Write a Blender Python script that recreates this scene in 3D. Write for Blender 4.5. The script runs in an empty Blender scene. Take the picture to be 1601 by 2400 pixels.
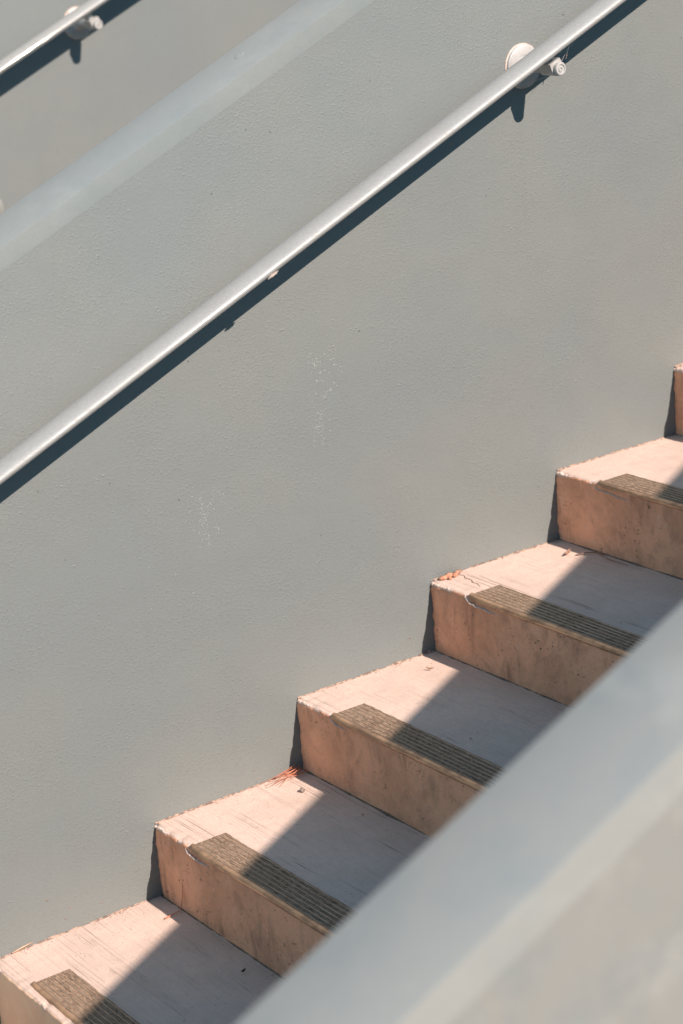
import bpy, bmesh, math, random
from mathutils import Vector, Matrix, noise
random.seed(7)
S = bpy.context.scene
COL = S.collection

# ------------------------------------------------------------------ dimensions (metres)
T, R = 0.34, 0.1485           # tread run and riser height
M_ = R / T                    # slope of the flight
W = 1.889                     # width of the flight
SUN = Vector((0.173, -1.0, 0.835)).normalized()      # direction towards the sun

# ------------------------------------------------------------------ camera
cam = bpy.data.cameras.new('camera')
camo = bpy.data.objects.new('camera', cam); COL.objects.link(camo)
rt = Vector((0.81349679, -0.57556978, -0.083321)); up = Vector((0.24076562, 0.20289246, 0.94913991)); fw = Vector((0.52939105, 0.79218311, -0.30362978))
m = Matrix((rt, up, -fw)).transposed().to_4x4()
m.translation = Vector((-1.00311, -3.24316, 2.03264))
camo.matrix_world = m
cam.sensor_fit = 'VERTICAL'; cam.sensor_height = 36.0; cam.lens = 74.93
cam.clip_start = 0.05; cam.clip_end = 600
cam.dof.use_dof = True; cam.dof.focus_distance = 3.98; cam.dof.aperture_fstop = 3.8
S.camera = camo

# ------------------------------------------------------------------ sky, sun, exposure
wd = bpy.data.worlds.new('World'); S.world = wd; wd.use_nodes = True
nt = wd.node_tree; nt.nodes.clear()
sky = nt.nodes.new('ShaderNodeTexSky'); sky.sky_type = 'NISHITA'; sky.sun_disc = False
elev = math.asin(SUN.z)
sky.sun_elevation = elev; sky.sun_rotation = math.atan2(SUN.x, SUN.y)
sky.air_density = 1.0; sky.dust_density = 0.2; sky.ozone_density = 2.5
bg = nt.nodes.new('ShaderNodeBackground'); bg.inputs['Strength'].default_value = 0.09
wo = nt.nodes.new('ShaderNodeOutputWorld')
tint = nt.nodes.new('ShaderNodeMix'); tint.data_type = 'RGBA'; tint.blend_type = 'MULTIPLY'; tint.inputs[0].default_value = 1.0
tint.inputs[7].default_value = (0.60, 1.0, 0.96, 1)     # the picture's cool, slightly green grade
nt.links.new(sky.outputs[0], tint.inputs[6]); nt.links.new(tint.outputs[2], bg.inputs['Color']); nt.links.new(bg.outputs[0], wo.inputs['Surface'])
sl = bpy.data.lights.new('sun', 'SUN'); sl.energy = 4.7; sl.angle = math.radians(0.5); sl.color = (1.0, 0.80, 0.68)
so = bpy.data.objects.new('sun', sl); COL.objects.link(so); so.location = (2, -8, 9)
so.rotation_euler = SUN.to_track_quat('Z', 'Y').to_euler()
S.view_settings.view_transform = 'Standard'; S.view_settings.look = 'None'
S.view_settings.exposure = 0.75; S.view_settings.gamma = 1.0; S.view_settings.use_curve_mapping = False

# ------------------------------------------------------------------ material helpers
class Mat:
    def __init__(s, name, rough=0.6, metallic=0.0, spec=0.5):
        s.m = bpy.data.materials.new(name); s.m.use_nodes = True
        s.t = s.m.node_tree; s.n = s.t.nodes; s.b = s.n['Principled BSDF']
        s.b.inputs['Roughness'].default_value = rough; s.b.inputs['Metallic'].default_value = metallic
        s.b.inputs['Specular IOR Level'].default_value = spec
        s.geo = s.n.new('ShaderNodeNewGeometry')
        s.pos = s.geo.outputs['Position']
    def L(s, a, b): s.t.links.new(a, b)
    def map(s, scale, rot=(0, 0, 0), src=None):
        q = s.n.new('ShaderNodeMapping'); q.inputs['Scale'].default_value = scale; q.inputs['Rotation'].default_value = rot
        s.L(src or s.pos, q.inputs['Vector']); return q.outputs[0]
    def noise(s, scale, detail=2, rough=0.5, vec=None, dist=0.0):
        q = s.n.new('ShaderNodeTexNoise'); q.inputs['Scale'].default_value = scale; q.inputs['Detail'].default_value = detail
        q.inputs['Roughness'].default_value = rough; q.inputs['Distortion'].default_value = dist
        s.L(vec or s.pos, q.inputs['Vector']); return q.outputs['Fac']
    def voro(s, scale, vec=None, rnd=1.0, feature='F1'):
        q = s.n.new('ShaderNodeTexVoronoi'); q.feature = feature; q.inputs['Scale'].default_value = scale; q.inputs['Randomness'].default_value = rnd
        s.L(vec or s.pos, q.inputs['Vector']); return q.outputs['Distance']
    def ramp(s, f, a, b, lo=0.0, hi=1.0):
        q = s.n.new('ShaderNodeMapRange'); q.interpolation_type = 'SMOOTHSTEP'
        q.inputs['From Min'].default_value = a; q.inputs['From Max'].default_value = b
        q.inputs['To Min'].default_value = lo; q.inputs['To Max'].default_value = hi
        s.L(f, q.inputs['Value']); return q.outputs[0]
    def math(s, op, a, b):
        q = s.n.new('ShaderNodeMath'); q.operation = op
        for i, v in enumerate((a, b)):
            if isinstance(v, (int, float)): q.inputs[i].default_value = v
            else: s.L(v, q.inputs[i])
        return q.outputs[0]
    def mix(s, f, a, b):
        q = s.n.new('ShaderNodeMix'); q.data_type = 'RGBA'
        if isinstance(f, (int, float)): q.inputs[0].default_value = f
        else: s.L(f, q.inputs[0])
        for i, v in ((6, a), (7, b)):
            if isinstance(v, tuple): q.inputs[i].default_value = (*v, 1)
            else: s.L(v, q.inputs[i])
        return q.outputs[2]
    def color(s, c):
        if isinstance(c, tuple): s.b.inputs['Base Color'].default_value = (*c, 1)
        else: s.L(c, s.b.inputs['Base Color'])
    def bump(s, h, strength=0.3, dist=0.01):
        q = s.n.new('ShaderNodeBump'); q.inputs['Strength'].default_value = strength; q.inputs['Distance'].default_value = dist
        if s.b.inputs['Normal'].is_linked: s.L(s.b.inputs['Normal'].links[0].from_socket, q.inputs['Normal'])
        s.L(h, q.inputs['Height']); s.L(q.outputs[0], s.b.inputs['Normal'])
    def axis(s, k):
        q = s.n.new('ShaderNodeSeparateXYZ'); s.L(s.pos, q.inputs[0]); return q.outputs[k]

def paint(name, base, bump=1.0, rough=0.5, mottle=0.0):
    p = Mat(name, rough, spec=0.45)
    dark = tuple(c * k for c, k in zip(base, (0.958, 0.975, 0.99))); lite = tuple(c * k for c, k in zip(base, (1.03, 1.012, 0.99)))
    c = p.mix(p.ramp(p.noise(2.2, 3, 0.55), 0.38, 0.62), dark, lite)
    c = p.mix(p.ramp(p.noise(9, 4, 0.6), 0.42, 0.7, 0, 0.22), c, tuple(k * 0.9 for k in base))
    c = p.mix(p.ramp(p.noise(150, 2, 0.6), 0.35, 0.65, 0, 0.14), c, tuple(k * 0.8 for k in base))
    if mottle:
        c = p.mix(p.ramp(p.noise(9, 5, 0.6), 0.45, 0.68, 0, mottle), c, (base[0] * 0.78, base[1] * 0.88, base[2] * 0.95))
        c = p.mix(p.ramp(p.noise(8, 4, 0.6, p.map((1, 1, 1.3), (0.4, 0.2, 0.1))), 0.52, 0.72, 0, mottle), c, tuple(k * 1.2 for k in base))
    # thin rain streaks down the face
    st = p.noise(1, 3, 0.6, p.map((26, 26, 1.1)))
    c = p.mix(p.ramp(st, 0.55, 0.75, 0, 0.14), c, tuple(k * 0.84 for k in base))
    # sparse dark pinholes
    v = p.voro(30); sel = p.ramp(p.noise(24, 1), 0.58, 0.62)
    pin = p.math('MULTIPLY', p.ramp(v, 0.035, 0.075, 1, 0), sel)
    c = p.mix(p.math('MULTIPLY', pin, 0.75), c, tuple(k * 0.3 for k in base))
    p.color(c)
    # stippled roller texture, denser in some places; elongated along a shallow diagonal
    vec = p.map((1.0, 1.0, 1.25), (0, math.radians(-25), 0))
    n1 = p.noise(165, 4, 0.7, vec, 0.0); patch = p.ramp(p.noise(5.5, 3, 0.6), 0.33, 0.68, 0.25, 1.0)
    st1 = p.math('MULTIPLY', p.ramp(n1, 0.48, 0.72), patch)
    v2 = p.voro(120, vec); sel2 = p.ramp(p.noise(33, 2), 0.57, 0.70)
    knob = p.math('MULTIPLY', p.ramp(v2, 0.05, 0.36, 1, 0), sel2)
    hgt = p.math('ADD', p.math('MULTIPLY', st1, 0.75), p.math('MULTIPLY', knob, 0.9))
    hgt = p.math('ADD', hgt, p.math('MULTIPLY', p.noise(320, 2, 0.6), 0.30))
    p.bump(hgt, min(1.0, 0.50 * bump), 0.0019)
    p.bump(p.noise(7, 2), 0.12 * bump, 0.02)
    return p.m

GREY = (0.1755, 0.2035, 0.2065)
M_wall = paint('painted_render', GREY)
M_wall_smooth = paint('painted_smooth_render', tuple(c * 1.24 for c in GREY), 0.22, 0.42, 0.35)
M_near = paint('painted_foreground_render', (0.194, 0.206, 0.200), 0.5, 0.5, 0.75)
M_near_cap = paint('painted_foreground_cap', (0.228, 0.250, 0.246), 0.3, 0.42, 0.5)
M_far = paint('painted_render_far', (0.172, 0.200, 0.205), 0.5)

def concrete_tread():
    p = Mat('broomed_concrete', 0.85, spec=0.25)
    A, B = (0.625, 0.505, 0.44), (0.57, 0.45, 0.385)
    c = p.mix(p.ramp(p.noise(7, 4, 0.6), 0.35, 0.7), A, B)
    c = p.mix(p.ramp(p.noise(60, 4, 0.65), 0.4, 0.75, 0, 0.4), c, (0.47, 0.40, 0.365))
    # faint broom lines parallel to the nosing, a few deeper ones, all broken up
    l1 = p.noise(1.0, 4, 0.75, p.map((330, 7, 1), (0, 0, math.radians(0.8))))
    area = p.ramp(p.noise(5, 3, 0.6), 0.35, 0.65, 0.25, 1.0)
    c = p.mix(p.math('MULTIPLY', p.ramp(l1, 0.50, 0.70, 0, 0.62), area), c, (0.36, 0.295, 0.26))
    l2 = p.noise(1.0, 2, 0.5, p.map((80, 0.6, 1), (0, 0, math.radians(1.0))))
    brk = p.math('MULTIPLY', p.ramp(p.noise(1.0, 4, 0.7, p.map((25, 5, 1))), 0.42, 0.56), p.ramp(p.noise(6, 2), 0.36, 0.52))
    deep = p.math('MULTIPLY', p.ramp(p.math('ABSOLUTE', p.math('SUBTRACT', l2, 0.54), 0), 0.0, 0.013, 1, 0), brk)
    c = p.mix(p.math('MULTIPLY', deep, 0.7), c, (0.15, 0.12, 0.105))
    # foot-worn grey soiling and fine sandy grain
    c = p.mix(p.ramp(p.noise(3.2, 5, 0.65), 0.46, 0.66, 0, 0.35), c, (0.46, 0.385, 0.34))
    c = p.mix(p.ramp(p.noise(230, 3, 0.7), 0.50, 0.72, 0, 0.38), c, (0.36, 0.29, 0.25))
    # dark specks
    sp = p.math('MULTIPLY', p.ramp(p.voro(120), 0.10, 0.2, 1, 0), p.ramp(p.noise(45, 2), 0.58, 0.66))
    c = p.mix(p.math('MULTIPLY', sp, 0.8), c, (0.10, 0.085, 0.07))
    p.color(c)
    h = p.math('SUBTRACT', p.math('MULTIPLY', l1, 0.5), p.math('MULTIPLY', deep, 0.9))
    h = p.math('ADD', h, p.math('MULTIPLY', p.noise(220, 3, 0.65), 0.35))
    p.bump(h, 0.55, 0.003)
    return p.m
def concrete_riser():
    p = Mat('formed_concrete', 0.85, spec=0.25)
    c = p.mix(p.ramp(p.noise(6, 6, 0.68), 0.36, 0.66), (0.90, 0.475, 0.30), (0.70, 0.355, 0.22))
    c = p.mix(p.ramp(p.noise(15, 6, 0.72, None, 1.0), 0.48, 0.66, 0, 0.65), c, (0.56, 0.285, 0.19))
    c = p.mix(p.ramp(p.noise(28, 5, 0.75, None, 0.5), 0.54, 0.72, 0, 0.5), c, (0.88, 0.56, 0.40))
    # a few soft broken drips
    dr = p.noise(1, 5, 0.7, p.map((1, 17, 4.5)), 0.7); where = p.ramp(p.noise(5, 3, 0.6), 0.40, 0.58)
    c = p.mix(p.math('MULTIPLY', p.ramp(dr, 0.51, 0.66, 0, 0.8), where), c, (0.42, 0.215, 0.14))
    # pores, pits and dark scabs
    c = p.mix(p.ramp(p.noise(130, 3, 0.7), 0.58, 0.72, 0, 0.5), c, (0.36, 0.22, 0.15))
    sp = p.math('MULTIPLY', p.ramp(p.voro(85, p.map((1, 1, 1.2))), 0.08, 0.24, 1, 0), p.ramp(p.noise(19, 3), 0.54, 0.64))
    c = p.mix(p.math('MULTIPLY', sp, 0.7), c, (0.10, 0.07, 0.055))
    sc = p.ramp(p.noise(34, 6, 0.78), 0.62, 0.69)
    c = p.mix(p.math('MULTIPLY', sc, 0.75), c, (0.15, 0.095, 0.07))
    p.color(c)
    h = p.math('SUBTRACT', p.math('MULTIPLY', p.noise(70, 5, 0.7), 0.9), p.math('MULTIPLY', sp, 0.8))
    p.bump(h, 0.75, 0.005)
    return p.m
M_tread, M_riser = concrete_tread(), concrete_riser()
M_riser_bounce = Mat('riser_painted_bounce', 0.85, spec=0.25)  # first riser: bounce light off the landing painted in as a paler peach colour
_p = M_riser_bounce; _p.color(_p.mix(_p.ramp(_p.noise(9, 5, 0.65), 0.4, 0.65), (0.95, 0.66, 0.46), (0.90, 0.58, 0.39))); _p.bump(_p.noise(60, 4, 0.6), 0.4, 0.003); M_riser_bounce = _p.m

def simple(name, a, b, sc, rough=0.8, metallic=0.0, bump=0.0, bd=0.002, lo=0.4, hi=0.65, spec=0.4):
    p = Mat(name, rough, metallic, spec); p.color(p.mix(p.ramp(p.noise(sc, 4, 0.65), lo, hi), a, b))
    if bump: p.bump(p.noise(sc * 1.7, 3, 0.6), bump, bd)
    return p.m
M_crust = simple('pale_mortar', (0.72, 0.59, 0.52), (0.58, 0.45, 0.38), 130, 0.9, bump=0.8, bd=0.004)
M_bead = simple('gritty_mortar', (0.42, 0.31, 0.25), (0.15, 0.115, 0.095), 110, 0.95, bump=0.9, bd=0.004)
M_dirt = simple('packed_dirt', (0.24, 0.175, 0.135), (0.13, 0.10, 0.08), 120, 1.0, bump=0.8, bd=0.003)
M_ground = simple('pale_paving', (0.54, 0.43, 0.35), (0.46, 0.36, 0.29), 6, 0.9, bump=0.3)
M_fleck = simple('white_efflorescence', (0.62, 0.63, 0.61), (0.46, 0.47, 0.46), 200, 0.9)
M_straw = simple('dry_straw', (0.58, 0.42, 0.30), (0.42, 0.28, 0.19), 90, 0.8)
M_needle = simple('orange_pine_needle', (0.60, 0.24, 0.14), (0.46, 0.17, 0.10), 90, 0.7)
M_leaf = simple('brown_leaf_skin', (0.36, 0.22, 0.16), (0.24, 0.14, 0.10), 90, 0.7)
M_pebble = simple('grey_pebble', (0.28, 0.23, 0.20), (0.17, 0.14, 0.12), 160, 0.85, bump=0.5)
M_brick = simple('orange_grit', (0.52, 0.27, 0.18), (0.38, 0.18, 0.12), 120, 0.9, bump=0.7)
M_black = simple('blackened_leaf', (0.035, 0.03, 0.03), (0.02, 0.018, 0.018), 90, 0.8)
M_web = simple('spider_silk', (0.7, 0.7, 0.7), (0.6, 0.6, 0.6), 90, 0.4)
M_rust = simple('orange_blister', (0.36, 0.33, 0.30), (0.36, 0.27, 0.23), 160, 0.7, bump=0.5)

def grit():
    p = Mat('abrasive_grit', 1.0, spec=0.05)
    c = p.mix(p.ramp(p.noise(1, 3, 0.7, p.map((330, 90, 330))), 0.36, 0.64), (0.13, 0.094, 0.07), (0.36, 0.262, 0.188))
    c = p.mix(p.ramp(p.noise(25, 3, 0.6), 0.4, 0.7, 0, 0.6), c, (0.30, 0.225, 0.165))
    sp = p.ramp(p.voro(230), 0.15, 0.3, 1, 0)
    c = p.mix(p.math('MULTIPLY', sp, 0.3), c, (0.08, 0.065, 0.055))
    p.color(c); p.bump(p.noise(420, 3, 0.7), 0.6, 0.0025); return p.m
M_grit = grit()
def ribmetal():
    p = Mat('dusty_aluminium', 0.40, 0.6)
    p.color(p.mix(p.ramp(p.noise(12, 4, 0.7), 0.38, 0.62), (0.44, 0.37, 0.30), (0.30, 0.235, 0.18)))
    p.bump(p.noise(60, 2), 0.2, 0.001); return p.m
M_rib = ribmetal()
def lipmetal():
    p = Mat('tarnished_brass_lip', 0.36, 0.7)
    p.color(p.mix(p.ramp(p.noise(1, 4, 0.7, p.map((1, 16, 60))), 0.4, 0.62), (0.60, 0.40, 0.26), (0.32, 0.215, 0.15)))
    p.bump(p.noise(200, 2), 0.35, 0.0015); return p.m
M_lip = lipmetal()
def railmetal():
    p = Mat('satin_rail_metal', 0.5, 0.15, 0.35)
    p.b.inputs['Coat Weight'].default_value = 0.60; p.b.inputs['Coat Roughness'].default_value = 0.05
    str_ = p.noise(1, 3, 0.6, p.map((3, 420, 420), (0, math.atan(M_), 0)))
    scr = p.noise(1, 3, 0.7, p.map((9, 900, 900), (0, math.atan(M_) + 0.02, 0)))
    c = p.mix(p.ramp(str_, 0.35, 0.65), (0.345, 0.372, 0.372), (0.30, 0.322, 0.322))
    c = p.mix(p.ramp(p.noise(11, 5, 0.65), 0.48, 0.75, 0, 0.4), c, (0.285, 0.298, 0.29))
    c = p.mix(p.ramp(scr, 0.68, 0.76, 0, 0.4), c, (0.46, 0.47, 0.465))
    c = p.mix(p.ramp(p.noise(150, 2), 0.70, 0.76, 0, 0.45), c, (0.30, 0.28, 0.26))
    p.color(c)
    dull = p.ramp(p.noise(1, 4, 0.6, p.map((5, 30, 30))), 0.35, 0.7, -0.05, 0.1)
    p.L(p.math('ADD', p.ramp(str_, 0.3, 0.7, 0.48, 0.58), dull), p.b.inputs['Roughness'])
    p.bump(str_, 0.10, 0.001); return p.m
M_rail = railmetal()
M_bracket = simple('pale_bracket_metal', (0.48, 0.50, 0.50), (0.40, 0.41, 0.41), 40, 0.5, 0.3)

# ------------------------------------------------------------------ object helpers
def tag(o, label=None, cat=None, group=None, kind=None):
    if label: o['label'] = label
    if cat: o['category'] = cat
    if group: o['group'] = group
    if kind: o['kind'] = kind
    return o
def empty(name, loc, label=None, cat=None, group=None):
    o = bpy.data.objects.new(name, None); o.empty_display_size = 0.1; COL.objects.link(o); o.location = loc
    return tag(o, label, cat, group)
def wloc(o):
    v = o.location.copy()
    while o.parent: o = o.parent; v = v + o.location
    return v
def build(name, verts, faces, mats, parent=None, smooth=False, midx=None, origin=None, bevel=0, autos=None):
    """world-space verts; the object's origin goes to `origin`"""
    og = Vector(origin) if origin is not None else (wloc(parent) if parent else Vector((0, 0, 0)))
    me = bpy.data.meshes.new(name)
    me.from_pydata([tuple(Vector(v) - og) for v in verts], [], faces)
    for mt in (mats if isinstance(mats, (list, tuple)) else [mats]): me.materials.append(mt)
    if midx: me.polygons.foreach_set('material_index', midx)
    bm = bmesh.new(); bm.from_mesh(me); bmesh.ops.recalc_face_normals(bm, faces=bm.faces)
    if bevel:
        bmesh.ops.bevel(bm, geom=[e for e in bm.edges if e.calc_face_angle(0) > 0.5], offset=bevel, segments=3, affect='EDGES', profile=0.5)
    bm.to_mesh(me); bm.free()
    me.polygons.foreach_set('use_smooth', [smooth] * len(me.polygons))
    if autos and smooth: me.set_sharp_from_angle(angle=math.radians(autos))
    o = bpy.data.objects.new(name, me); COL.objects.link(o)
    if parent: o.parent = parent; o.location = og - wloc(parent)
    else: o.location = og
    return o
def box(a, b):
    x0, y0, z0 = a; x1, y1, z1 = b
    v = [(x, y, z) for z in (z0, z1) for y in (y0, y1) for x in (x0, x1)]
    return v, [(0, 1, 3, 2), (4, 5, 7, 6), (0, 1, 5, 4), (2, 3, 7, 6), (0, 2, 6, 4), (1, 3, 7, 5)]
def sweep(pts, prof_at, close=True):
    """pts: list of (origin, e1, e2); prof_at(i) -> list of (a, b)"""
    v, f = [], []; n = None
    for i, (o, e1, e2) in enumerate(pts):
        pr = prof_at(i); n = len(pr)
        for a, b in pr: v.append(Vector(o) + Vector(e1) * a + Vector(e2) * b)
    for i in range(len(pts) - 1):
        for j in range(n):
            k = (j + 1) % n
            f.append((i * n + j, i * n + k, (i + 1) * n + k, (i + 1) * n + j))
    if close: f.append(tuple(range(n))); f.append(tuple(range((len(pts) - 1) * n, len(pts) * n)))
    return v, f
def circ(r, n=20, r2=None): return [(r * math.cos(2 * math.pi * k / n), (r2 or r) * math.sin(2 * math.pi * k / n)) for k in range(n)]
def tube(path, r, n=6):
    pts = [Vector(p) for p in path]; fr = []
    for i, p in enumerate(pts):
        d = (pts[min(i + 1, len(pts) - 1)] - pts[max(i - 1, 0)]).normalized()
        e1 = d.cross(Vector((0.13, 0.2, 1))).normalized(); fr.append((p, e1, d.cross(e1)))
    rr = r if isinstance(r, (list, tuple)) else [r] * len(pts)
    return sweep(fr, lambda i: circ(rr[i], n))
def join(parts):
    V, F = [], []
    for v, f in parts:
        k = len(V); V += list(v); F += [tuple(i + k for i in q) for q in f]
    return V, F
def N(x, y, z): return noise.noise(Vector((x, y, z)))

# ------------------------------------------------------------------ ground
ZB = 0.0
v, f = box((-220, -220, ZB - 0.5), (220, 220, ZB))
tag(build('ground', v, f, M_ground), kind='structure')

# ------------------------------------------------------------------ walls: sloping parapets with a chamfered cap
def parapet(A, B, C, x0, x1, label, rough_m, cap_m):
    """A: foot of the smooth fascia on the face towards the camera, B: its top edge, C: far edge of the top; each (y, height at x = 0)"""
    y0, yb = A[0], C[0]
    root = tag(empty('stair_wall', (x0, y0, ZB), label, 'wall'), kind='thing')
    v = []
    for x in (x0, x1):
        zt = A[1] + M_ * x
        v += [(x, y0, ZB - 0.05), (x, yb, ZB - 0.05), (x, yb, zt), (x, y0, zt)]
    build('wall_body', v, [(0, 1, 2, 3), (4, 5, 6, 7), (0, 1, 5, 4), (1, 2, 6, 5), (2, 3, 7, 6), (3, 0, 4, 7)], rough_m, root)
    # cap: upright smooth fascia and a top that falls gently towards the camera, swept along the slope with small unevenness
    pts = []; n = 170
    for i in range(n + 1):
        x = x0 + (x1 - x0) * i / n
        pts.append(((x, 0, M_ * x), (0, 1, 0), (0, 0, 1)))
    fall = (C[1] - B[1]) / (C[0] - B[0]); r = 0.0016
    def prof(i):
        x = pts[i][0][0]; w1 = 0.0013 * N(x * 9, y0, 1.3); w2 = 0.0010 * N(x * 5, y0, 7.7); w3 = 0.0012 * N(x * 14, y0, 3.1)
        P = [(y0 + 0.002, A[1] + 0.0001), (y0 - 0.0002, A[1] + 0.0001), (y0 - 0.0016, A[1] + 0.014 + w1)]
        P += [(B[0] - 0.002 + w2, B[1] - 0.001), (B[0] + w2, B[1] + 0.0002)]                # crisp upper edge
        P += [((B[0] + C[0]) / 2, (B[1] + C[1]) / 2 + 0.0006), (C[0] - 0.004 + w3, C[1] - 0.004 * fall), (C[0] - 0.0010 + w3, C[1] - 0.0012), (C[0] + w3, C[1] - 0.004), (C[0], A[1] + 0.0002)]
        return P
    v, f = sweep(pts, prof)
    build('wall_cap', v, f, cap_m, root, smooth=True, autos=50)
    return root
mid = parapet((0.0, 1.1487), (0.0, 1.188), (0.088, 1.2067), -2.2, 6.2, 'grey stippled wall beside the steps, carrying the long handrail, its pale sloping cap above', M_wall, M_wall_smooth)
near = parapet((-1.9995, 1.1472), (-1.9995, 1.1939), (-W, 1.2173), -2.2, 6.2, 'blurred grey foreground wall with sloping cap, hiding the right ends of the steps', M_near, M_near_cap)
# filled fixing hole on the cap of the middle wall
fx = 1.065; pv, pf = [], []
for j, (rr, hh) in enumerate(((0.0095, 0.0002), (0.006, 0.0016), (0.003, 0.0006), (0.0, 0.0012))):
    for k in range(14):
        a = 2 * math.pi * k / 14; q = rr * (1 + 0.25 * N(a, j, 2))
        dx, dy = q * math.cos(a), q * 0.8 * math.sin(a)
        pv.append((fx + dx, 0.052 + dy, 1.188 + (0.052 + dy) * 0.2125 + M_ * (fx + dx) + hh + 0.0007))
    if j:
        for k in range(14): pf.append(((j - 1) * 14 + k, (j - 1) * 14 + (k + 1) % 14, j * 14 + (k + 1) % 14, j * 14 + k))
build('filler_patch', pv, pf, M_wall_smooth, mid, smooth=True)
# white salt flecks on the face of the middle wall
def flecks(clusters, yw, sz):
    V, F = [], []
    for (cx, cz, sx, sz_, n) in clusters:
        for _ in range(int(n * 1.7)):
            x = random.gauss(cx, sx); z = random.gauss(cz, sz_); L = random.uniform(*sz) ; a = random.uniform(0, math.pi)
            if N(x * 60, z * 60, 1) < -0.1: continue
            u = (math.cos(a) * L, math.sin(a) * L); w = (-math.sin(a) * L * 0.45, math.cos(a) * L * 0.45); k = len(V)
            for s1, s2 in ((-1, -.2), (-.2, -1), (1, .1), (.1, 1)): V.append((x + s1 * u[0] + s2 * w[0], yw + 0.001, z + s1 * u[1] + s2 * w[1]))
            V.append((x, yw - 0.0013, z))
            F += [(k, k + 1, k + 4), (k + 1, k + 2, k + 4), (k + 2, k + 3, k + 4), (k + 3, k, k + 4), (k, k + 1, k + 2, k + 3)]
    return V, F
v, f = flecks([(1.135, 1.075, .008, .022, 60), (1.165, 1.072, .015, .020, 75), (1.146, 1.03, .013, .018, 50), (1.136, 0.995, .003, .02, 30), (1.128, 0.965, .006, .018, 55), (1.145, 0.945, .014, .02, 30),
               (0.868, 0.868, .02, .026, 160), (0.862, 0.825, .013, .022, 60), (0.80, 0.74, .05, .05, 14), (0.885, 0.89, .012, .012, 16)], 0.0, (0.0006, 0.0021))
tag(build('salt_fleck', v, f, M_fleck, mid), 'white crumbs of salt on the grey paint', kind='stuff')
# dents where the render was knocked, near the foot of the wall
for i, (x, z, L) in enumerate(((0.446, 0.226, .006), (0.554, 0.181, .005), (0.49, 0.196, .006), (0.478, 0.176, .004), (0.91, 0.33, .005), (1.30, 0.49, .005))):
    v, f = tube([(x - L, 0.0005, z + L * .4), (x, -0.0004, z), (x + L * .8, 0.0006, z - L * .7)], [0.0005, 0.0010, 0.0004], 5)
    build('chipped_mark', v, f, M_pebble, mid)

# the wall behind the second flight
far = tag(empty('stair_wall', (-3, 1.936, ZB), 'plain grey wall at the top left, carrying the second handrail', 'wall'), kind='thing')
v, f = box((-3, 1.936, ZB - 0.05), (7.5, 2.2, 4.6)); build('wall_body', v, f, M_far, far)
v, f = box((-3.03, 1.90, 4.601), (7.53, 2.23, 4.70)); build('wall_cap', v, f, M_wall_smooth, far, bevel=0.006)
pv = []
for k in range(16):
    a = 2 * math.pi * k / 16; q = 1 + 0.35 * N(math.cos(a) * 2, math.sin(a) * 2, 5)
    pv.append((1.456 + 0.010 * q * math.cos(a), 1.9358, 1.150 + 0.028 * q * math.sin(a)))
pv += [(1.456 + 0.6 * (p[0] - 1.456), 1.932, 1.150 + 0.6 * (p[2] - 1.150)) for p in pv]
build('plaster_patch', pv, [(k, (k + 1) % 16, 16 + (k + 1) % 16, 16 + k) for k in range(16)] + [tuple(range(16, 32))], M_near_cap, far, smooth=True)

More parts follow.
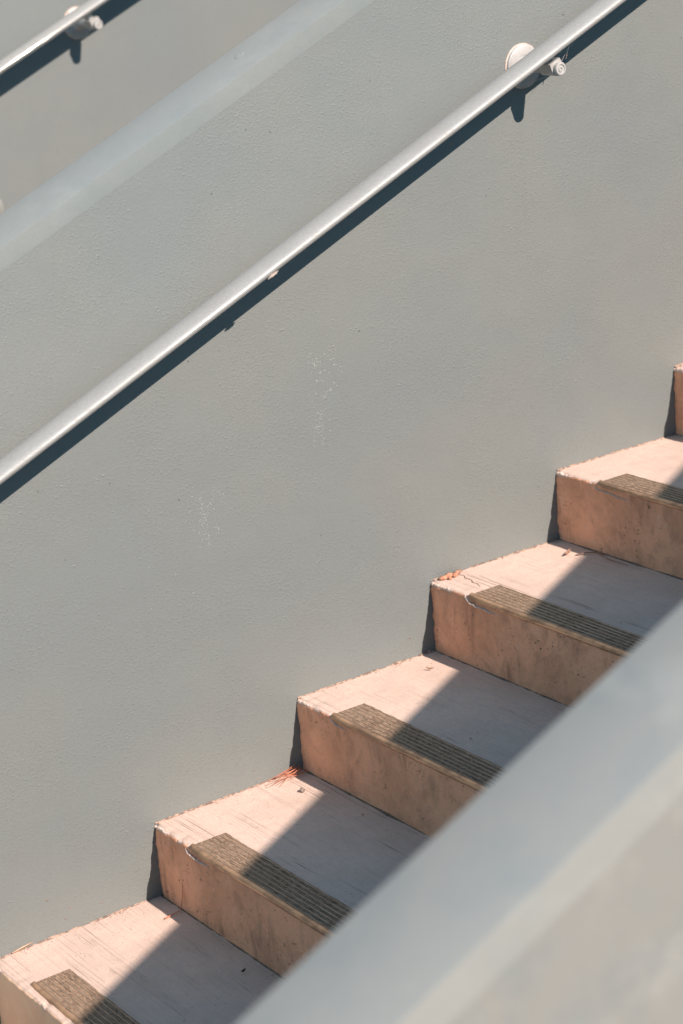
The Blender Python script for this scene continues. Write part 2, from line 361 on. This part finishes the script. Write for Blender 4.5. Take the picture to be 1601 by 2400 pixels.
# ------------------------------------------------------------------ the stairs
def make_staircase(name, y_hi, width, label, k0, k1, hero):
    root = tag(empty(name, (k0 * T, y_hi, ZB), label, 'staircase'), kind='thing')
    for k in range(k0, k1 + 1):
        X, Z = k * T - (0.02 if k == 1 else 0), k * R; hi = hero and 1 <= k <= 6
        ys = ([-0.0045 * i for i in range(0, 64)] if hi else [0.0, -0.03, -0.1, -0.2]) 
        last = ys[-1]; st = 0.012 if hi else 0.2
        lim = -1.0 if hi else -width
        while last > lim: last -= st; ys.append(last)
        if ys[-1] > -width + 0.01:
            ys.append(-width)
        ys = [max(y, -width) for y in ys]
        dep = T + 0.012 + (0.02 if k == 1 else 0)
        nr, nc, ntd = (22, 8, 30) if hi else (2, 4, 2)
        V, F, MI = [], [], []
        def prof(y):
            r = 0.006 + (0.012 * math.exp(y / 0.035) if hi else 0.0)
            P = []
            for i in range(nr): P.append((0.0, -R + (R - r) * i / nr, (-1, 0)))
            for i in range(nc + 1):
                a = math.pi / 2 * i / nc
                P.append((r - r * math.cos(a), -r + r * math.sin(a), (-math.cos(a), math.sin(a))))
            for i in range(1, ntd + 1): P.append((r + (dep - r) * i / ntd, 0.0, (0, 1)))
            return P
        for y in ys:
            for (px, pz, (nx, nz)) in prof(y):
                d = 0.0
                wx, wy, wz = X + px, y, Z + pz
                if hi:
                    d = 0.0011 * N(wx * 9, wy * 9, wz * 9) + 0.0006 * N(wx * 45, wy * 45, wz * 45)
                    e = math.exp(-((px + abs(pz)) / 0.022))             # at the nosing the edge is worn and chipped
                    b = 1.0 if y > -0.30 else 0.35
                    d += e * b * (0.0016 * N(wx * 60, wy * 70, wz * 60 + k) - 0.004 * max(0, N(wx * 30, wy * 42 + 9 * k, wz * 30) - 0.08) * 2)
                    if nx < -0.5: d += 0.0035 * math.exp(y / 0.006) * N(k * 3.1, wz * 90, 4.4) - 0.002 * math.exp(y / 0.004)  # ragged end against the wall
                V.append((wx + nx * d, y_hi + wy, wz + nz * d))
        n = nr + nc + 1 + ntd
        for i in range(len(ys) - 1):
            for j in range(n - 1):
                F.append((i * n + j, i * n + j + 1, (i + 1) * n + j + 1, (i + 1) * n + j)); MI.append(1 if j < nr + nc * 0.5 else 0)
        # underside, back and ends make it a solid block
        b0 = len(V)
        for y in (ys[0], ys[-1]):
            V += [(X + dep, y_hi + y, Z - R - 0.05), (X, y_hi + y, Z - R - 0.05)]
        L = (len(ys) - 1) * n
        F += [(0, L, b0 + 3, b0 + 1), (n - 1, b0, b0 + 2, L + n - 1), (b0, b0 + 1, b0 + 3, b0 + 2)]; MI += [1, 1, 1]
        F.append(tuple(range(0, n)) + (b0, b0 + 1)); F.append(tuple(range(L, L + n)) + (b0 + 2, b0 + 3)); MI += [1, 1]
        # back of a step is buried in the next one, its front foot in the one below
        o = build('step', V, F, [M_tread, M_riser_bounce if k == 1 else M_riser], root, smooth=True, midx=MI, origin=(X, y_hi, Z), autos=50)
        if hi:
            # gritty bead of mortar where tread meets wall
            fr = []; npt = 96
            for i in range(npt + 1):
                x = X + 0.004 + (dep - 0.018) * i / npt; fr.append(((x, -0.0005, Z + 0.0003), (0, 1, 0), (0, 0, 1)))
            def bp(i):
                x = fr[i][0][0]; q = max(0.05, 0.55 + 0.9 * N(x * 28, k, 2) + 0.5 * N(x * 110, k, 5)) * 0.0042
                return [(a * (0.8 + .4 * N(x * 160, j, k)), b * (1 + .5 * N(x * 140, j, 3 + k))) for j, (a, b) in enumerate(circ(q, 8))]
            v, f = sweep(fr, bp); build('mortar_bead', v, f, M_bead, o, smooth=True)
            # dirt packed in the corner at the foot of the riser above
            fr = []; npt = 120
            for i in range(npt + 1):
                y = -0.002 - 1.0 * i / npt; fr.append((((k + 1) * T - 0.0004, y, Z + 0.0002), (-1, 0, 0), (0, 0, 1)))
            def dp(i):
                y = fr[i][0][1]; q = max(0.1, 0.6 + 0.8 * N(y * 16, k, 8) + 0.5 * N(y * 60, k, 9)) * 0.0026
                return [(a * 1.5, b * 0.8) for a, b in circ(q, 7)]
            v, f = sweep(fr, dp); build('dirt_line', v, f, M_dirt, o, smooth=True)
            # pale mortar crust along the chipped edge, running on under the start of the strip
            fr = []; npt = 300; fk = (0.55, 1.0, 0.8, 0.45, 0.7)[k % 5]; yl = (0.275, 0.262, 0.235, 0.215, 0.25)[k % 5]
            for i in range(npt + 1):
                y = -0.001 - (yl - 0.003) * i / npt; s = min(1, max(0, (-y - 0.105) / 0.03)) * (k != 1); s = s * s * (3 - 2 * s)
                end = min(1, (yl + y) / 0.07)
                dz = -0.0065 - 0.0060 * s - 0.010 * s * max(0, (-y - 0.13) / 0.14) + 0.0020 * N(y * 55, k, 1) + 0.0012 * N(y * 150, k, 2)
                rx = 0.0050 - 0.0085 * s * end * (0.55 + 0.45 * fk) + 0.003 * s * (1 - end)
                fr.append(((X + rx, y, Z + dz), (-1, 0, 0), (0, 0, 1)))
            def cp(i):
                y = fr[i][0][1]; s = min(1, max(0, (-y - 0.105) / 0.03)) * (k != 1); tap = min(1, (yl + y) / 0.05) * (1 - s + s * fk)
                kk = 0.60 + 0.4 * abs(N(k * 1.7, 3.3, 0.4)) + 0.45 * N(y * 22, k * 2.3, 5)
                a0 = max(0.0006, (0.0046 + 0.0016 * N(y * 70, k, 6)) * tap * (0.5 + 0.5 * kk) + 0.0004 * s)
                b0 = max(0.0005, (0.0068 - 0.0044 * s) * tap * kk * (1 + 0.4 * N(y * 120, k, 7)))
                return [(a0 * math.cos(t) * (1 + .25 * N(y * 330, t, k)), b0 * math.sin(t) * (1 + .4 * N(y * 390, t, 4 + k))) for t in [2 * math.pi * j / 9 for j in range(9)]]
            v, f = sweep(fr, cp); build('mortar_crust', v, f, M_crust, o, smooth=True)
        if hero:
            strip(root, X + (0.017 if k == 1 else 0), Z, k)
    return root

rib_mesh = {}
def strip(root, X, Z, k):
    ya, yb = (-0.126 - 0.006 * ((k * 7) % 3 - 1)), -W + 0.13
    og = (X, ya, Z); Dp = 0.080; th = 0.0022
    # abrasive plate with a slightly ragged back edge
    V, F = [], []; n = 60
    for i in range(n + 1):
        y = ya + (yb - ya) * (i / n) ** 1.6; j = 0.0022 * N(y * 60, k, 1.5)
        V += [(X + 0.001, y, Z - 0.004), (X + 0.001, y, Z + th), (X + Dp + j - 0.002, y, Z + th), (X + Dp + j, y, Z - 0.001)]
    for i in range(n):
        for j in range(3): F.append((i * 4 + j, i * 4 + j + 1, (i + 1) * 4 + j + 1, (i + 1) * 4 + j))
    F += [(0, 1, 2, 3), tuple(n * 4 + q for q in range(4))]
    o = build('nosing_strip', V, F, M_grit, root, origin=og)
    for q in range(7):
        x = X + 0.010 + q * 0.0107
        if 'rib' not in rib_mesh:
            pr = [(-0.0012, 0), (-0.0008, 0.0011), (0.0008, 0.0011), (0.0012, 0)]
            fr = [((0, 0, 0), (1, 0, 0), (0, 0, 1)), ((0, -(W - 0.262), 0), (1, 0, 0), (0, 0, 1))]
            v, f = sweep(fr, lambda i: pr)
            r0 = build('metal_rib', v, f, M_rib, None, origin=(0, 0, 0)); rib_mesh['rib'] = r0.data
            r0.parent = o; r0.location = (x - X, 0.0 - 0.001, th - 0.0003)
        else:
            r0 = bpy.data.objects.new('metal_rib', rib_mesh['rib']); COL.objects.link(r0); r0.parent = o; r0.location = (x - X, -0.001, th - 0.0003)
    # rounded lip hanging over the edge
    if 'lip' not in rib_mesh:
        fr = []; 
        for i in range(90):
            y = -(W - 0.262) * (i / 89) ** 1.5; fr.append(((0.0005, y, 0), (1, 0, 0), (0, 0, 1)))
        pr = [(0.006, 0.0034), (0.0015, 0.0038), (-0.0014, 0.0026), (-0.0027, 0.0004), (-0.0029, -0.0030), (-0.0021, -0.0058), (-0.0002, -0.0068), (0.004, -0.006)]
        def lp(i):
            y = fr[i][0][1]; w = 0.0007 * N(y * 22, 0, 3) + 0.003 * math.exp(y / 0.012)
            return [(a + w, b + 0.5 * w) for a, b in pr]
        v, f = sweep(fr, lp)
        l0 = build('front_lip', v, f, M_lip, None, smooth=True, autos=60, origin=(0, 0, 0)); rib_mesh['lip'] = l0.data
    else:
        l0 = bpy.data.objects.new('front_lip', rib_mesh['lip']); COL.objects.link(l0)
    l0.parent = o; l0.location = (0, 0, 0)

stairs = make_staircase('staircase', 0.0, W, 'worn pinkish concrete steps with dark ribbed nosing strips beside the grey wall', 1, 13, True)
# hairline crack across the broken corner of one tread
cp = [(1.428, -0.004), (1.424, -0.016), (1.427, -0.028), (1.419, -0.041), (1.421, -0.058), (1.414, -0.071), (1.415, -0.086), (1.407, -0.104)]
Z4 = 4 * R
v, f = tube([(x, y, Z4 + 0.0007) for x, y in cp], [0.0013, 0.0009, 0.0008, 0.0011, 0.0007, 0.0009, 0.0006, 0.0004], 5)
build('hairline_crack', v, f, M_bead, stairs)
# landings
v, f = box((14 * T + 0.0125, -W, 13 * R - 0.4), (14 * T + 5, 0, 14 * R - 0.0)); tag(build('landing', v, f, M_tread), kind='structure')

# second, hidden flight between the middle and the far wall
stairs2 = make_staircase('staircase', 1.936, 1.936 - 0.1535, 'second concrete flight sunk behind the sloping middle wall', 1, 13, False)

# ------------------------------------------------------------------ handrails
def handrail(yw, d, h, x0, x1, xb, zb, label, chip):
    y = yw - d; L = math.sqrt(1 + M_ * M_); e2 = Vector((-M_ / L, 0, 1 / L)); ax = Vector((1 / L, 0, M_ / L))
    root = empty('handrail', (xb, yw, zb), label, 'handrail', None)
    # flattened oval bar
    fr = []; n = 40
    for i in range(n + 1):
        x = x0 + (x1 - x0) * i / n; fr.append(((x, y, h + M_ * x), (0, -1, 0), e2))
    v, f = sweep(fr, lambda i: circ(0.030, 64, 0.013)); build('rail', v, f, M_rail, root, smooth=True, autos=60)
    br = empty('bracket', (0, 0, 0)); br.parent = root
    # wall flange: shallow disc with rounded rim and a ragged paint line behind it
    rim = [(0.0418, 0.0), (0.0418, 0.0035), (0.0405, 0.0056), (0.038, 0.0066), (0.020, 0.0072), (0.016, 0.012), (0.0135, 0.016)]
    fr = [((xb, yw - yy, zb), (rr, 0, 0), (0, 0, rr)) for rr, yy in rim]
    v, f = sweep(fr, lambda i: circ(1.0, 48)); build('flange', v, f, M_bracket, br, smooth=True, autos=35)
    fr = [((xb - 0.0012, yw - yy, zb + 0.0008), (1, 0, 0), (0, 0, 1)) for yy in (-0.001, 0.0016)]
    v, f = sweep(fr, lambda i: [(a * (0.0432 + 0.0011 * N(a * 9, b * 9, 2 + yw)), b * (0.0432 + 0.0011 * N(a * 9, b * 9, 2 + yw))) for a, b in circ(1.0, 60)]); build('paint_rim', v, f, M_crust, br)
    # arm
    fr = [((xb, yw - yy, zb), (1, 0, 0), (0, 0, 1)) for yy in (0.010, 0.045, d - 0.02)]
    v, f = sweep(fr, lambda i: circ((0.0128, 0.0105, 0.0105)[i], 24)); build('arm', v, f, M_bracket, br, smooth=True, autos=40)
    # lug: flat top parallel to the rail, rounded underside
    pr = [(0.0135, 0.0150), (-0.0135, 0.0150)] + [(0.0145 * math.cos(t), 0.0145 * math.sin(t)) for t in [math.pi + math.pi * j / 16 for j in range(17)]]
    fr = [((xb, yw - yy, zb), ax, e2) for yy in (d - 0.034, d + 0.004)]
    v, f = sweep(fr, lambda i: pr); build('lug', v, f, M_bracket, br, smooth=True, autos=40, bevel=0)
    # saddle between lug and rail
    rel = (h + M_ * xb - zb) / L
    pr = [(-0.006, 0.0148), (0.006, 0.0148), (0.009, rel - 0.010), (-0.009, rel - 0.010)]
    fr = [((xb, yw - yy, zb), ax, e2) for yy in (d - 0.030, d - 0.010)]
    v, f = sweep(fr, lambda i: pr); build('saddle', v, f, M_bracket, br)
    # bolt head with stepped rings
    rim = [(0.0125, 0.0), (0.0132, 0.0015), (0.0132, 0.0065), (0.0118, 0.0085), (0.0086, 0.0088), (0.0080, 0.0072), (0.0062, 0.0072), (0.0056, 0.0086), (0.0024, 0.0088), (0.0018, 0.0066), (0.0004, 0.0066)]
    fr = [((xb + 0.0015, yw - d - 0.004 - yy, zb - 0.001), (rr, 0, 0), (0, 0, rr)) for rr, yy in rim]
    v, f = sweep(fr, lambda i: circ(1.0, 28)); build('bolt_head', v, f, M_bracket, br, smooth=True, autos=35)
    if chip:
        # scab of orange grit stuck to the underside of the front edge
        c0 = Vector((0.979, y - 0.0275, 0)); c0.z = h + M_ * c0.x - 0.0085
        bm = bmesh.new(); bmesh.ops.create_icosphere(bm, subdivisions=3, radius=1)
        V = []
        for q in bm.verts:
            k = 1 + 0.45 * N(q.co.x * 2.3, q.co.y * 2.3, q.co.z * 2.3)
            V.append(c0 + ax * q.co.x * 0.012 * k + Vector((0, -1, 0)) * q.co.y * 0.0036 * k + e2 * q.co.z * 0.0026 * k)
        F = [tuple(q.index for q in fc.verts) for fc in bm.faces]; bm.free()
        build('rust_blister', V, F, M_rust, root, smooth=True)
    return root
handrail(0.0, 0.099, 0.8827, -2.4, 5.4, 1.6755, 1.5695, 'long pale metal handrail on the stippled wall right above the steps', True)
handrail(1.936, 0.099, 0.8893, -2.4, 5.4, 1.7520, 1.602, 'short length of pale metal handrail in the upper left corner', False)

# ------------------------------------------------------------------ small things lying about
def rod(name, pts, r, mat, label, cat, group=None):
    v, f = tube(pts, r); og = pts[0]
    return tag(build(name, v, f, mat, None, smooth=True, origin=og), label, cat, group)
def lump(name, loc, sx, sy, sz, mat, label, cat, group=None, rz=0.0, seed=0, sub=2):
    bm = bmesh.new(); bmesh.ops.create_icosphere(bm, subdivisions=sub, radius=1); V = []
    for q in bm.verts:
        k = 1 + 0.4 * N(q.co.x * 1.6 + seed, q.co.y * 1.6, q.co.z * 1.6); x, y, z = q.co.x * sx * k, q.co.y * sy * k, (q.co.z * k + 0.75) * sz
        V.append((loc[0] + x * math.cos(rz) - y * math.sin(rz), loc[1] + x * math.sin(rz) + y * math.cos(rz), loc[2] + z))
    F = [tuple(q.index for q in fc.verts) for fc in bm.faces]; bm.free()
    return tag(build(name, V, F, mat, None, smooth=True, origin=loc), label, cat, group)
def leaf(name, loc, L, wd_, ang, curl, mat, label, cat):
    V, F = [], []; n = 10
    for i in range(n + 1):
        t = i / n; w = wd_ * math.sin(math.pi * min(1, 0.06 + 0.9 * t)) ** 0.8
        for s in (-1, -0.5, 0, 0.5, 1):
            x = (t - 0.5) * L; y = s * w * 0.5; z = 0.0018 + curl * (s * s) * w + 0.004 * (2 * t - 1) ** 2
            V.append((loc[0] + x * math.cos(ang) - y * math.sin(ang), loc[1] + x * math.sin(ang) + y * math.cos(ang), loc[2] + z))
    for i in range(n):
        for j in range(4): F.append((i * 5 + j, i * 5 + j + 1, i * 5 + j + 6, i * 5 + j + 5))
    o = build(name, V, F, mat, None, smooth=True, origin=loc)
    md = o.modifiers.new('thickness', 'SOLIDIFY'); md.thickness = 0.0006
    return tag(o, label, cat)
Z = lambda k: k * R + 0.0012
leaf('dry_leaf', (1.648, -0.088, Z(4)), 0.032, 0.009, 0.55, 0.25, M_leaf, 'curled brown dry leaf lying beside the orange twig on the upper tread', 'leaf')
rod('twig', [(1.652, -0.108, Z(4) + .002), (1.675, -0.116, Z(4) + .003), (1.690, -0.128, Z(4) + .002), (1.685, -0.155, Z(4) + .003), (1.676, -0.185, Z(4) + .003), (1.680, -0.235, Z(4) + .002)], [0.0011, 0.0013, 0.0014, 0.0012, 0.0011, 0.0007], M_leaf, 'thin reddish twig bent along the foot of the upper riser next to a leaf', 'twig')
# broken corner of the fourth tread: crumbs
for i, (x, y, a, b, c_, lb) in enumerate(((1.386, -0.013, .011, .007, .004, 'orange crumb nearest the chipped nosing corner of the cracked tread'), (1.401, -0.012, .011, .007, .005, 'middle orange crumb in the broken corner of the cracked tread'), (1.414, -0.016, .010, .006, .004, 'orange crumb touching the hairline crack at the wall side of the cracked tread'), (1.394, -0.024, .006, .004, .003, 'smallest orange crumb, lying out from the wall on the cracked tread'))):
    lump('brick_crumb', (x, y, Z(4) - 0.0005), a, b, c_, M_brick, lb, 'crumb', 'orange crumbs in the broken corner', 0.3 * i, i)
lump('mortar_chip', (1.425, -0.009, Z(4)), .011, .005, .0045, M_leaf, 'dark brown mortar chip at the wall, behind the orange crumbs', 'chip', None, 0.1, 8)
lump('pebble', (0.960, -0.088, Z(2)), .0062, .0048, .0045, M_pebble, 'small grey pebble in the sun on the tread above the orange pine needles', 'pebble', None, 0.4, 3)
leaf('leaf_curl', (1.288, -0.079, Z(3)), 0.016, 0.004, -0.9, 0.8, M_leaf, 'tiny curled brown leaf scrap in the sun on the middle tread', 'leaf')
leaf('leaf_scrap', (0.638, -0.354, Z(1)), 0.012, 0.004, 0.3, 0.8, M_black, 'black shrivelled leaf scrap on the shaded lowest tread', 'leaf')
lump('grit_grain', (1.138, -0.395, Z(3)), .0019, .0015, .0013, M_pebble, 'small speck of grit in the shade on the middle tread', 'grit', None, 0, 1)
lump('grit_grain', (0.984, -0.252, Z(2)), .002, .0016, .0014, M_pebble, 'dark speck of grit in the shade on the tread below the middle one', 'grit', None, 0, 2)
# tuft of orange needles in the corner
# grit gathered along the foot of the wall and in the corners
rg = random.Random(11); V, F = [], []
for k in range(1, 6):
    for _ in range(70):
        if rg.random() < 0.62: x, y = k * T + rg.uniform(0, T), -abs(rg.gauss(0, 0.010)) - 0.002
        else: x, y = (k + 1) * T - abs(rg.gauss(0, 0.010)) - 0.002, -rg.uniform(0, 0.7)
        if N(x * 13, y * 13, k) < -0.1: continue
        z = k * R + 0.0012; q = rg.uniform(0.0006, 0.0019); b = len(V)
        for dx, dy, dz in ((1, 0, .2), (-.3, .9, .1), (-.8, -.5, .3), (.1, .1, 1.1)): V.append((x + dx * q * rg.uniform(.7, 1.3), min(-0.0006, y + dy * q), z + dz * q))
        F += [(b, b + 1, b + 3), (b + 1, b + 2, b + 3), (b + 2, b, b + 3), (b, b + 2, b + 1)]
tag(build('grit_scatter', V, F, M_bead, stairs), 'gritty crumbs swept against the wall and risers', kind='stuff')
V, F = [], []
for k in range(1, 6):
    for _ in range(26):
        x = k * T + rg.uniform(0, T); z = k * R + abs(rg.gauss(0, 0.006)) + 0.003
        if N(x * 17, k, 6) < 0: continue
        q = rg.uniform(0.0006, 0.0018); b = len(V)
        for dx, dz, dy in ((1, 0, 0.3), (-.4, .8, 0.3), (-.7, -.6, 0.3), (0, .1, -0.8)): V.append((x + dx * q * rg.uniform(.7, 1.8), dy * q, z + dz * q))
        F += [(b, b + 1, b + 3), (b + 1, b + 2, b + 3), (b + 2, b, b + 3), (b, b + 2, b + 1)]
tag(build('mortar_splash', V, F, M_bead, mid), 'tiny mortar splashes just above the treads', kind='stuff')
tuft = empty('pine_needle_tuft', (1.000, -0.008, 2 * R), 'tuft of bright orange pine needles in the corner between wall and riser', 'pine needles')
rnd = random.Random(5)
for i in range(13):
    a = rnd.uniform(-0.5, 0.5); L = rnd.uniform(0.045, 0.085); x1 = 1.016 - rnd.uniform(0, .022); y1 = -0.006 - rnd.uniform(0, .022); z1 = 2 * R + 0.003 + rnd.uniform(0, .016)
    P = [(x1, y1, z1), (x1 - L * .4, y1 + L * .12 * a, z1 * .6 + .4 * (2 * R + .006)), (x1 - L * math.cos(a), min(-0.003, y1 - L * math.sin(a) * .45), 2 * R + 0.002 + rnd.uniform(0, .004))]
    v, f = tube(P, [0.0006, 0.0006, 0.0003], 5); build('needle', v, f, M_needle, tuft, smooth=True)
rod('pine_needle', [(0.635, -0.088, Z(1) + .0015), (0.652, -0.086, Z(1) + .002), (0.673, -0.083, Z(1) + .003), (0.6765, -0.088, Z(1) + .030), (0.6775, -0.093, Z(1) + .060)], [0.0014, 0.0010, 0.0009, 0.0007, 0.0004], M_needle, 'single bent orange needle leaning on the lowest riser in view', 'pine needle')
rod('straw', [(0.362, -0.005, Z(1) + .003), (0.385, -0.006, Z(1) + .007), (0.405, -0.004, Z(1) + .008)], [0.0012, 0.0013, 0.0008], M_straw, 'short dry straw lying along the wall foot at the lower left edge', 'straw')
rod('straw', [(1.7420, -0.062, 1.600), (1.738, -0.061, 1.590), (1.7340, -0.060, 1.578)], [0.0006, 0.0011, 0.0009], M_crust, 'white straw dangling in cobweb under the long handrail by its bracket', 'straw')
web = empty('cobweb', (1.70, -0.08, 1.58), 'faint cobweb threads strung between bracket and long handrail', 'cobweb')
for a, b in (((1.69, -0.09, 1.572), (1.742, -0.062, 1.602)), ((1.742, -0.062, 1.602), (1.765, -0.07, 1.640)), ((1.665, -0.007, 1.535), (1.69, -0.085, 1.560)), ((1.742, -0.062, 1.60), (1.752, -0.065, 1.606))):
    v, f = tube([a, ((a[0] + b[0]) / 2, (a[1] + b[1]) / 2, (a[2] + b[2]) / 2 - 0.0015), b], 0.0002, 4); build('silk_thread', v, f, M_web, web)
